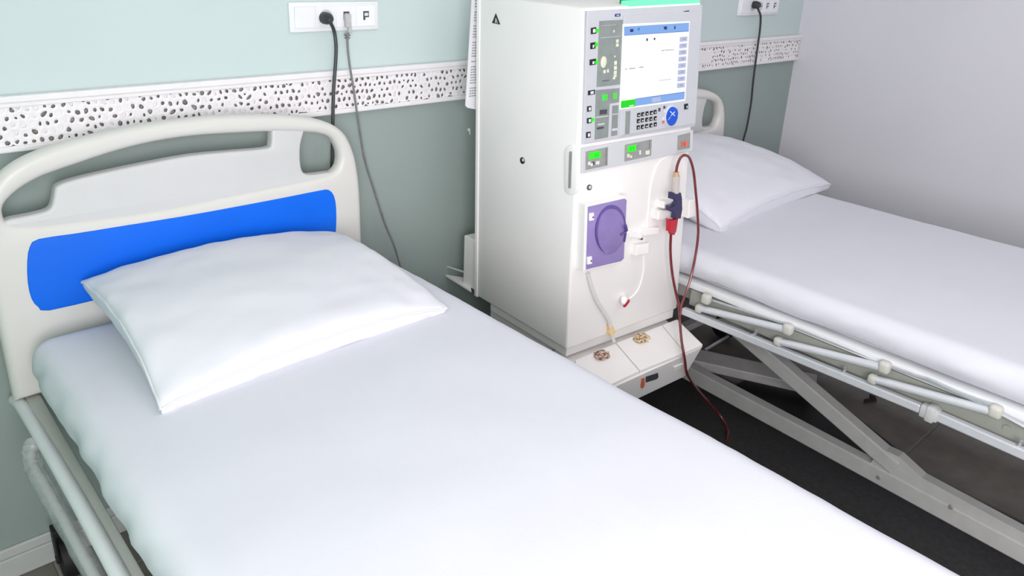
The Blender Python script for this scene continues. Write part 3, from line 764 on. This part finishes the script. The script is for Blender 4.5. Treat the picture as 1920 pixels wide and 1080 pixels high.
for c in ((398, 272), (377, 762)):
    fslab('lid_hinge', rect_px(z7(*c), 4, 7), .003, .008, M['mac_w'], pump, .001, PO)
    fslab('hinge_pin', rect_px((z7(*c)[0]+2, z7(*c)[1]+.5), 1, 1.6), .007, .009, M['dkgrey'], pump, 0, PO)
bm = nb(); p = FP(*z7(770, 430), PO); add_tube(bm, [FP(*z7(740, 478), PO+.012), p+fn*.016, FP(*z7(798, 375), PO+.02)], [.004, .006, .0045], 10); add_tube(bm, [p+fn*.012, FP(*z7(785, 560), PO+.01)], [.0035, .003], 8)
finish('lid_latch', bm, M['purple3'], pump, True)
bm = nb(); add_disc(bm, p+fn*.02, fn, .006, .004, 14, .001); finish('latch_cap', bm, M['mac_w'], pump, True)
# moulded line and clips
bm = nb(); add_tube(bm, smooth_path([FP(*z6(*k), .001) for k in ((1300, 330), (1210, 390), (1140, 500), (1100, 640), (1075, 800), (1062, 960))]+[FP(1214, 410, .001), FP(1213, 428, .001)], 5), .0035, 8); finish('front_rib', bm, M['mac_w'], mac, True)
bm = nb(); add_tube(bm, smooth_path([FP(a, b, .001) for a, b in ((1207, 478), (1207, 505), (1200, 535), (1190, 552), (1180, 560))], 5), .003, 8); finish('front_rib', bm, M['mac_w'], mac, True)
for q, d in ((((1150, 82), (1350, 75), (1345, 140), (1150, 160)), .03), (((1105, 190), (1330, 165), (1325, 285), (1100, 290)), .026), (((960, 395), (1130, 380), (1125, 455), (965, 475)), .02), (((862, 578), (1010, 556), (1005, 668), (860, 695)), .022), (((820, 430), (960, 470), (950, 520), (815, 500)), .012)):
    fslab('tube_clip', quad(z7, *q), -.001, d, M['mac_w'], mac, .003)
fslab('holder_block', [(1279, 372), (1293, 369), (1291, 401), (1277, 405)], -.001, .03, M['mac_w'], mac, .003)
bm = nb(); add_disc(bm, FP(*z7(948, 515)), fn, .004, .014, 10); finish('clip_pin', bm, M['dkgrey'], mac)
# drain hose on the front, stain, valve
bm = nb(); add_tube(bm, smooth_path([FP(a, b, .008) for a, b in ((1102, 512), (1108, 535), (1118, 562), (1132, 585), (1142, 603), (1146, 625), (1151, 640))], 6), .0065, 10); finish('drain_hose', bm, M['hose'], mac, True)
bm = nb(); add_prism(bm, [FP(1142+6*math.cos(k*.5)*(1+.25*math.sin(k*1.7)), 618+9.5*math.sin(k*.5)*(1+.2*math.cos(k*2.3)), .0) for k in range(12)], fn, 0, .0155, .006); finish('yellow_stain', bm, M['stain_y'], mac)
bm = nb(); add_tube(bm, [FP(1170, 556, 0), FP(1170, 562, .02), FP(1168, 570, .026)], [.010, .012, .006], 12); vv = finish('sample_valve', bm, M['mac_w'], mac, True)
bm = nb(); add_prism(bm, [FP(*z8(*k), .022) for k in ((750, 245), (800, 208), (800, 225), (765, 272), (748, 280))], fn, 0, .006, .001); finish('valve_wedge', bm, M['red'], vv)
# plinth under the cabinet and sloping foot box
S0 = .038
def sh(p, off): return p+fn*off
a0, b0 = A-fn*.020+tx*.020, B-fn*.012-tx*.004
bm = nb(); add_hexa(bm, [a0-V((0, 0, S0)), b0-V((0, 0, S0)), b0+bk*.4-V((0, 0, S0)), a0+bk*.4-V((0, 0, S0))], [a0, b0, b0+bk*.4, a0+bk*.4], .002)
finish('plinth', bm, M['mac'], mac)
ZT = ZB-S0
fr = on_z(1318, 645, ZT-.012); bR = on_z(1270, 598, ZT); bL = on_z(1077, 675, ZT)
fl_ = on_z(1155.7, 717, ZT-.012)
dfl = (fr-fl_).normalized(); fl_ = fr-dfl*.56
# three lid panels
bL = bL-tx*.0; 
def lerp(a, b, t): return a+(b-a)*t
ts = [0, .345, .80, 1]
# fractions measured along the edges
backs = [bL, on_z(*z8(680, 620), ZT), on_z(*z8(1118, 450), ZT), bR]
fronts = [fl_, on_z(*z8(905, 882), ZT-.012), on_z(*z8(1330, 705), ZT-.012), fr]
zb2 = on_z(1290.5, 704, ZT-.012)
for k in range(3):
    bm = nb()
    e = (backs[k+1]-backs[k]).normalized()*.002; g = (fronts[k+1]-fronts[k]).normalized()*.002
    add_prism(bm, [backs[k]+e, backs[k+1]-e, fronts[k+1]-g, fronts[k]+g], V((0, 0, 1)), -.012, 0, .002)
    finish('foot_lid', bm, M['mac_w'], mac)
frl = fr-V((0, 0, .012)); fll = fl_-V((0, 0, .012))
FH = .118
low = lambda p, k=0.0: p-V((0, 0, FH))+bk*.03+tx*k
bm = nb()
B_R, B_L = bR-V((0, 0, .012)), bL-V((0, 0, .012))
add_hexa(bm, [low(fll), low(frl, -.035), low(B_R, -.035)+bk*.1, low(B_L)+bk*.1], [fll, frl, B_R+bk*.1, B_L+bk*.1], .004)
foot = finish('foot_box', bm, M['mac'], mac)
# foot front face details
ffn = (frl-fll).cross(low(fll)-fll).normalized()
if ffn.y > 0: ffn = -ffn
def FF(x, y, off=0): return on_plane(x, y, fll+ffn*off, ffn)
bm = nb(); add_prism(bm, [FF(*z8(*k)) for k in ((962, 940), (1075, 903), (1080, 940), (1065, 960), (962, 992))], ffn, -.001, .002, 0); finish('black_label', bm, M['dkgrey'], foot)
bm = nb(); add_prism(bm, [FF(*z8(*k)) for k in ((922, 955), (948, 950), (948, 1020), (930, 1050), (912, 1040))], ffn, -.001, .0025, 0); finish('red_mark', bm, M['pinkred'], foot)
bm = nb(); add_prism(bm, [FF(*z8(*k)) for k in ((1222, 845), (1310, 812), (1310, 850), (1222, 888))], ffn, -.001, .004, .002); finish('foot_handle', bm, M['mac_w'], foot)
def blob(c, rx, ry, f, n=18):
    return [f(c[0]+rx*math.cos(2*math.pi*k/n)*(1+.14*math.sin(3*k+c[0])), c[1]+ry*math.sin(2*math.pi*k/n)*(1+.16*math.cos(2*k+c[0]))) for k in range(n)]
for c, mm in (((1128.5, 668), 'rust'), ((1202.5, 636), 'gold')):
    bm = nb(); add_prism(bm, blob(c, 15, 8, lambda a, b: on_z(a, b, ZT-.004)), V((0, 0, 1)), .0005, .008)
    for k in range(5):
        rr = [on_z(c[0]+(11-2*k)*math.cos(t*.7)-2, c[1]+(5.5-k)*math.sin(t*.7), ZT+.004) for t in range(8)]
        add_tube(bm, rr, .0014, 5)
    finish('dried_stain', bm, M[mm], mac)
# lower chassis and castors (mostly hidden)
bm = nb()
ca, cb = A+tx*.05+bk*.12, B-tx*.10+bk*.12
g = V((0, 0, 1))
add_hexa(bm, [ca-g*(ZB-.13), cb-g*(ZB-.13), cb+bk*.34-g*(ZB-.13), ca+bk*.34-g*(ZB-.13)], [ca-g*(S0+.001), cb-g*(S0+.001), cb+bk*.34-g*(S0+.001), ca+bk*.34-g*(S0+.001)], .006)
finish('chassis', bm, M['mac'], mac)
for p in (ca+tx*.04+bk*.10, cb-tx*.06+bk*.12, cb-tx*.06+bk*.30, ca+tx*.04+bk*.30):
    castor(mac, p.x, p.y)
# rear box with tray
rx0 = A+bk*DEP
bx_t = LP(861, 445).z; bx_b = LP(860, 508).z
bm = nb(); q0 = A+bk*(DEP-.002)+tx*.01; q1 = A+bk*(DEP+.085)+tx*.01
q0.z = q1.z = 0
top = on_plane(861, 442, q1, ln).z; bot = on_plane(884, 546, q0, ln).z
add_hexa(bm, [V((q0.x, q0.y, bot)), V((q0.x, q0.y, bot))+tx*.3, V((q1.x, q1.y, bot))+tx*.3, V((q1.x, q1.y, bot))],
         [V((q0.x, q0.y, top)), V((q0.x, q0.y, top))+tx*.3, V((q1.x, q1.y, top))+tx*.3, V((q1.x, q1.y, top))], .003)
box = finish('rear_box', bm, M['mac_w'], mac)
tr = [on_z(833, 515, bot+.002), on_z(884, 547, bot+.002)]
w1 = V((q1.x, q1.y, bot)); 
bm = nb(); add_prism(bm, [tr[0], tr[1], V((q1.x+.03, q1.y, bot)), V((q1.x+.05, q1.y+.012, bot))], V((0, 0, 1)), -.004, .002, 0); finish('rear_tray', bm, M['mac_w'], box)
p = on_z(836, 499, bot+.035); p2_ = V((q1.x+.02, q1.y, p.z+.002)); 
bm = nb(); add_tube(bm, [tr[0], p, p2_], .004, 8); finish('tray_rod', bm, M['steel'], box, True)

# ------------------------------------------------------------------ printed sheet behind the machine
YS = TL.y+DEP+.012
bm = nb()
cpt = [on_y(a, b, YS) for a, b in ((884, 0), (872, 198), (876, 202), (893, 203.5))]
L0, L1 = cpt[0], cpt[1]
topz = 1.66; dxl = (L0.x-L1.x)/(L0.z-L1.z)
ltop = V((L0.x+dxl*(topz-L0.z), YS, topz)); Wd = .085
add_prism(bm, [ltop, L1, cpt[2], V((L1.x+Wd, YS, cpt[3].z-.012)), V((ltop.x+Wd, YS, topz))], V((0, -1, 0)), 0, .003, 0)
sheet = finish('instruction_sheet', bm, M['paper'], None)
sheet.name = 'instruction_sheet'
tag(sheet, 'tall white printed instruction sheet hanging behind the left edge of the dialysis machine', 'sign')
bm = nb(); n_ = 0
z = L1.z+.028
while z < topz-.02:
    xl = L1.x+dxl*(z-L1.z)+.012
    if random.random() > .12:
        x = xl
        while x < xl+.055:
            ww = random.uniform(.004, .011)
            add_box(bm, (x, YS-.0036, z), (x+ww, YS-.0028, z+.0035)); x += ww+.002
    z += .0085
tx_ = finish('print_lines', bm, M['ink'], sheet); tx_['kind'] = 'stuff'

# ------------------------------------------------------------------ blood line hanging on the machine front
TO = .05
tub = thing('blood_tubing', 'dark red blood line with navy and red connector looped on the machine front', 'medical tube', FP(1262, 400, TO))
bm = nb()
p_end = [on_z(1312, 736, .19), on_z(1345, 772, .05), on_z(1362, 798, .012), on_z(1365, 815, .006), on_z(1362, 826, .006)]
strand = [FP(1258, 438, TO), FP(1257, 470, TO), FP(1260, 510, TO), FP(1267, 548, TO+.005), FP(1273, 575, TO+.012), on_z(1275, 606, ZT+.04), on_z(1278, 640, ZT+.016), on_z(1281, 658, ZT+.004), FF(1284, 676, .012), FF(1289, 702, .016)]+p_end
add_tube(bm, smooth_path(strand, 7), .0048, 10); finish('lower_line', bm, M['blood'], tub, True)
loop = [FP(1267, 328, TO), FP(1270, 310, TO), FP(1276, 296, TO+.002), FP(1284, 291, TO+.004), FP(1293, 297, TO+.004), FP(1300, 320, TO), FP(1304, 355, TO), FP(1307.5, 395, TO-.005), FP(1309, 440, TO-.01), FP(1303, 485, TO-.005), FP(1294, 525, TO), FP(1284, 555, TO+.005), FP(1277, 575, TO+.012), FP(1275, 592, TO+.025)]
bm = nb(); add_tube(bm, smooth_path(loop, 7), .0045, 10); finish('upper_loop', bm, M['blood'], tub, True)
bm = nb(); add_tube(bm, [FP(1268, 322, TO), FP(1267.5, 332, TO)], [.008, .011], 14); finish('amber_cap', bm, M['tan'], tub, True)
bm = nb(); add_tube(bm, [FP(1267.5, 330, TO), FP(1266, 361, TO)], [.0125, .0125], 16); finish('clear_chamber', bm, M['clear'], tub, True)
def c6(pts): return [FP(*z6(*k), TO) for k in pts]
bm = nb(); add_prism(bm, c6(((1325, 770), (1430, 770), (1428, 850), (1443, 880), (1440, 960), (1425, 1080), (1350, 1080), (1365, 1005), (1295, 990), (1292, 935), (1360, 925), (1385, 870), (1375, 855), (1318, 845))), fn, -.009, .009, .0035)
finish('navy_clamp', bm, M['navy'], tub, True)
bm = nb(); add_prism(bm, [FP(*z7(*k), TO) for k in ((1275, 305), (1340, 312), (1375, 280), (1352, 430), (1335, 440), (1332, 480), (1300, 475), (1298, 448), (1272, 440))], fn, -.008, .008, .003)
finish('red_connector', bm, M['red'], tub, True)

# ------------------------------------------------------------------ sockets and cables
def socket_plate(x0, x1, z0, z1, cells, label, cat='socket'):
    t = thing('wall_socket', label, cat, ((x0+x1)/2, 0, z0), 'white multi-gang wall sockets')
    bm = nb(); add_box(bm, (x0, -.010, z0), (x1, -.0003, z1), .004); finish('frame', bm, M['plate'], t, True)
    n = len(cells); m_ = .012; wd = (x1-x0-2*m_)/n
    for k, kind in enumerate(cells):
        a = x0+m_+k*wd+.002; b = a+wd-.004; za, zb = z0+m_, z1-m_; cx = (a+b)/2; cz = (za+zb)/2
        if kind == 'switch':
            bm = nb(); add_hexa(bm, [V((a, -.014, za)), V((b, -.014, za)), V((b, -.009, za)), V((a, -.009, za))], [V((a, -.018, zb)), V((b, -.018, zb)), V((b, -.009, zb)), V((a, -.009, zb))], .0015)
            finish('rocker_switch', bm, M['plate2'], t)
        else:
            bm = nb(); add_box(bm, (a, -.0125, za), (b, -.009, zb), .001); ins = finish('insert', bm, M['plate2'], t)
            if kind == 'power':
                bm = nb(); add_tube(bm, [V((cx, -.012, cz)), V((cx, -.0145, cz))], .021, 24); finish('socket_well', bm, M['hb_in'], ins, True)
                bm = nb()
                for s in (-1, 1): add_disc(bm, V((cx+s*.009, -.0145, cz)), V((0, -1, 0)), .0028, .0008, 10)
                finish('contact_hole', bm, M['black'], ins)
            else:
                bm = nb(); add_box(bm, (cx-.010, -.0135, cz-.004), (cx+.010, -.012, cz+.014), .0006); finish('jack_opening', bm, M['dkgrey'], ins)
                bm = nb(); add_box(bm, (cx-.006, -.0143, cz+.000), (cx+.007, -.013, cz+.009), .0004); finish('jack_shutter', bm, M['glyph'], ins)
                bm = nb(); add_box(bm, (cx-.010, -.0136, cz-.012), (cx-.003, -.012, cz-.004), .0006); finish('jack_notch', bm, M['dkgrey'], ins)
    return t
socket_plate(1.0505, 1.346, 1.4195, 1.5035, ['switch', 'power', 'jack', 'jack'], 'white four-gang socket plate on the wall above the left bed')
socket_plate(3.354, 3.72, 1.4145, 1.50, ['switch', 'power', 'power', 'jack', 'jack'], 'white socket plate on the wall near the right corner')
def plug(cx, cz, t, r=.018):
    bm = nb(); add_tube(bm, [V((cx, -.0146, cz)), V((cx, -.030, cz)), V((cx, -.042, cz)), V((cx, -.05, cz))], [r, r, r*.85, r*.55], 20); return finish('plug', bm, M['cable'], t, True)
# black cable
pc = on_y(610, 34, -.02)
pw = thing('power_cable', 'black power cable hanging from the socket above the left bed', 'cable', (pc.x, -.03, pc.z-.3), 'black power cables')
plug(pc.x, pc.z, pw, .0175)
bm = nb()
pts = [V((pc.x, -.048, pc.z)), on_y(618, 39, -.055)]+[on_y(a, b, -.038) for a, b in ((626, 57), (630, 85), (629, 120), (626, 160), (624.5, 200), (624, 240), (623, 290), (623, 330))]
q = pts[-1]; pts += [V((q.x+.01, -.04, q.z-.2)), V((q.x+.06, -.04, q.z-.5)), V((q.x+.10, -.04, .12)), V((q.x+.2, -.045, .012)), V((q.x+.35, -.05, .008))]
add_tube(bm, smooth_path(pts, 8), .0052, 10); finish('cord', bm, M['cable'], pw, True)
# network cable
nc = on_y(650, 22, -.015)
nw = thing('network_cable', 'thin grey network cable with a clear plug hanging beside the left bed', 'cable', (nc.x, -.03, nc.z-.3))
bm = nb(); e0 = on_y(653, 34, -.024); e1 = on_y(651, 62, -.024)
add_box(bm, (e0.x-.010, -.030, e1.z+.016), (e0.x+.008, -.0145, e0.z+.012), .003); add_box(bm, (e0.x-.002, -.030, e1.z), (e0.x+.009, -.018, e1.z+.02), .003); finish('plug', bm, M['clearplug'], nw, True)
bm = nb(); add_box(bm, (e1.x-.008, -.031, e1.z-.008), (e1.x+.008, -.017, e1.z-.004), .001); add_box(bm, (e1.x-.007, -.030, e1.z-.016), (e1.x+.007, -.018, e1.z-.012), .001); add_tube(bm, [e1, e1-V((0, 0, .02))], [.006, .004], 10)
finish('strain_relief', bm, M['cable_g'], nw, True)
bm = nb(); pts = [e1]+[on_y(a, b, -.034) for a, b in ((652, 90), (656, 125), (662, 160), (667, 195), (673, 235), (684, 300), (700, 352), (722, 420), (744, 476))]
q = pts[-1]; pts += [V((q.x+.06, -.03, q.z-.25)), V((q.x+.09, -.03, .1)), V((q.x+.2, -.04, .007)), V((q.x+.35, -.05, .006))]
add_tube(bm, smooth_path(pts, 8), .0034, 8); finish('cord', bm, M['cable_g'], nw, True)
# second black cable
pc = on_y(1415, 9, -.02)
pw2 = thing('power_cable', 'black power cable hanging from the socket by the right corner', 'cable', (pc.x, -.03, pc.z-.3), 'black power cables')
plug(pc.x, pc.z, pw2)
bm = nb(); pts = [V((pc.x, -.048, pc.z)), on_y(1421, 15, -.055)]+[on_y(a, b, -.038) for a, b in ((1426, 30), (1425, 55), (1421, 85), (1417, 115), (1412, 155), (1408, 195), (1400, 240), (1394, 262))]
q = pts[-1]; pts += [V((q.x-.05, -.035, q.z-.3)), V((q.x-.08, -.03, .3)), V((q.x-.1, -.035, .05)), V((q.x-.2, -.05, .008)), V((q.x-.4, -.06, .008))]
add_tube(bm, smooth_path(pts, 8), .0052, 10); finish('cord', bm, M['cable'], pw2, True)
# small hook on the lower wall
h = on_y(880, 245, -.004)
bm = nb(); add_disc(bm, V((h.x, -.0003, h.z+.003)), V((0, -1, 0)), .006, .004, 14, .001); add_tube(bm, smooth_path([V((h.x, -.004, h.z+.002)), V((h.x-.002, -.010, h.z-.004)), V((h.x-.004, -.012, h.z-.012))], 4), .0022, 8)
hk = finish('wall_hook', bm, M['plate'], None, True); tag(hk, 'tiny white hook on the grey wall left of the machine', 'hook')
# leaf scrap under bed 2
c = on_z(1627, 750, .002)
bm = nb()
pts = [tuple(1.35*q for q in k) for k in [(-.028, .0, .004), (-.014, -.006, .006), (-.002, -.014, .006), (.010, -.022, .007), (.022, -.012, .010), (.024, .006, .009), (.014, -.002, .006), (.004, -.004, .005), (-.012, .006, .005)]]
vs = [bm.verts.new(V(c)+V(k)) for k in pts]; vb = [bm.verts.new(V(c)+V((k[0], k[1], .0005))) for k in pts]
bm.faces.new(vs); bm.faces.new(vb[::-1])
for i in range(len(pts)): bm.faces.new((vs[i], vb[i], vb[(i+1) % len(pts)], vs[(i+1) % len(pts)]))
bm_normals(bm)
lf = finish('dried_leaf', bm, M['leaf'], None); tag(lf, 'small dark brown dried leaf on the tiles under the far bed', 'leaf')
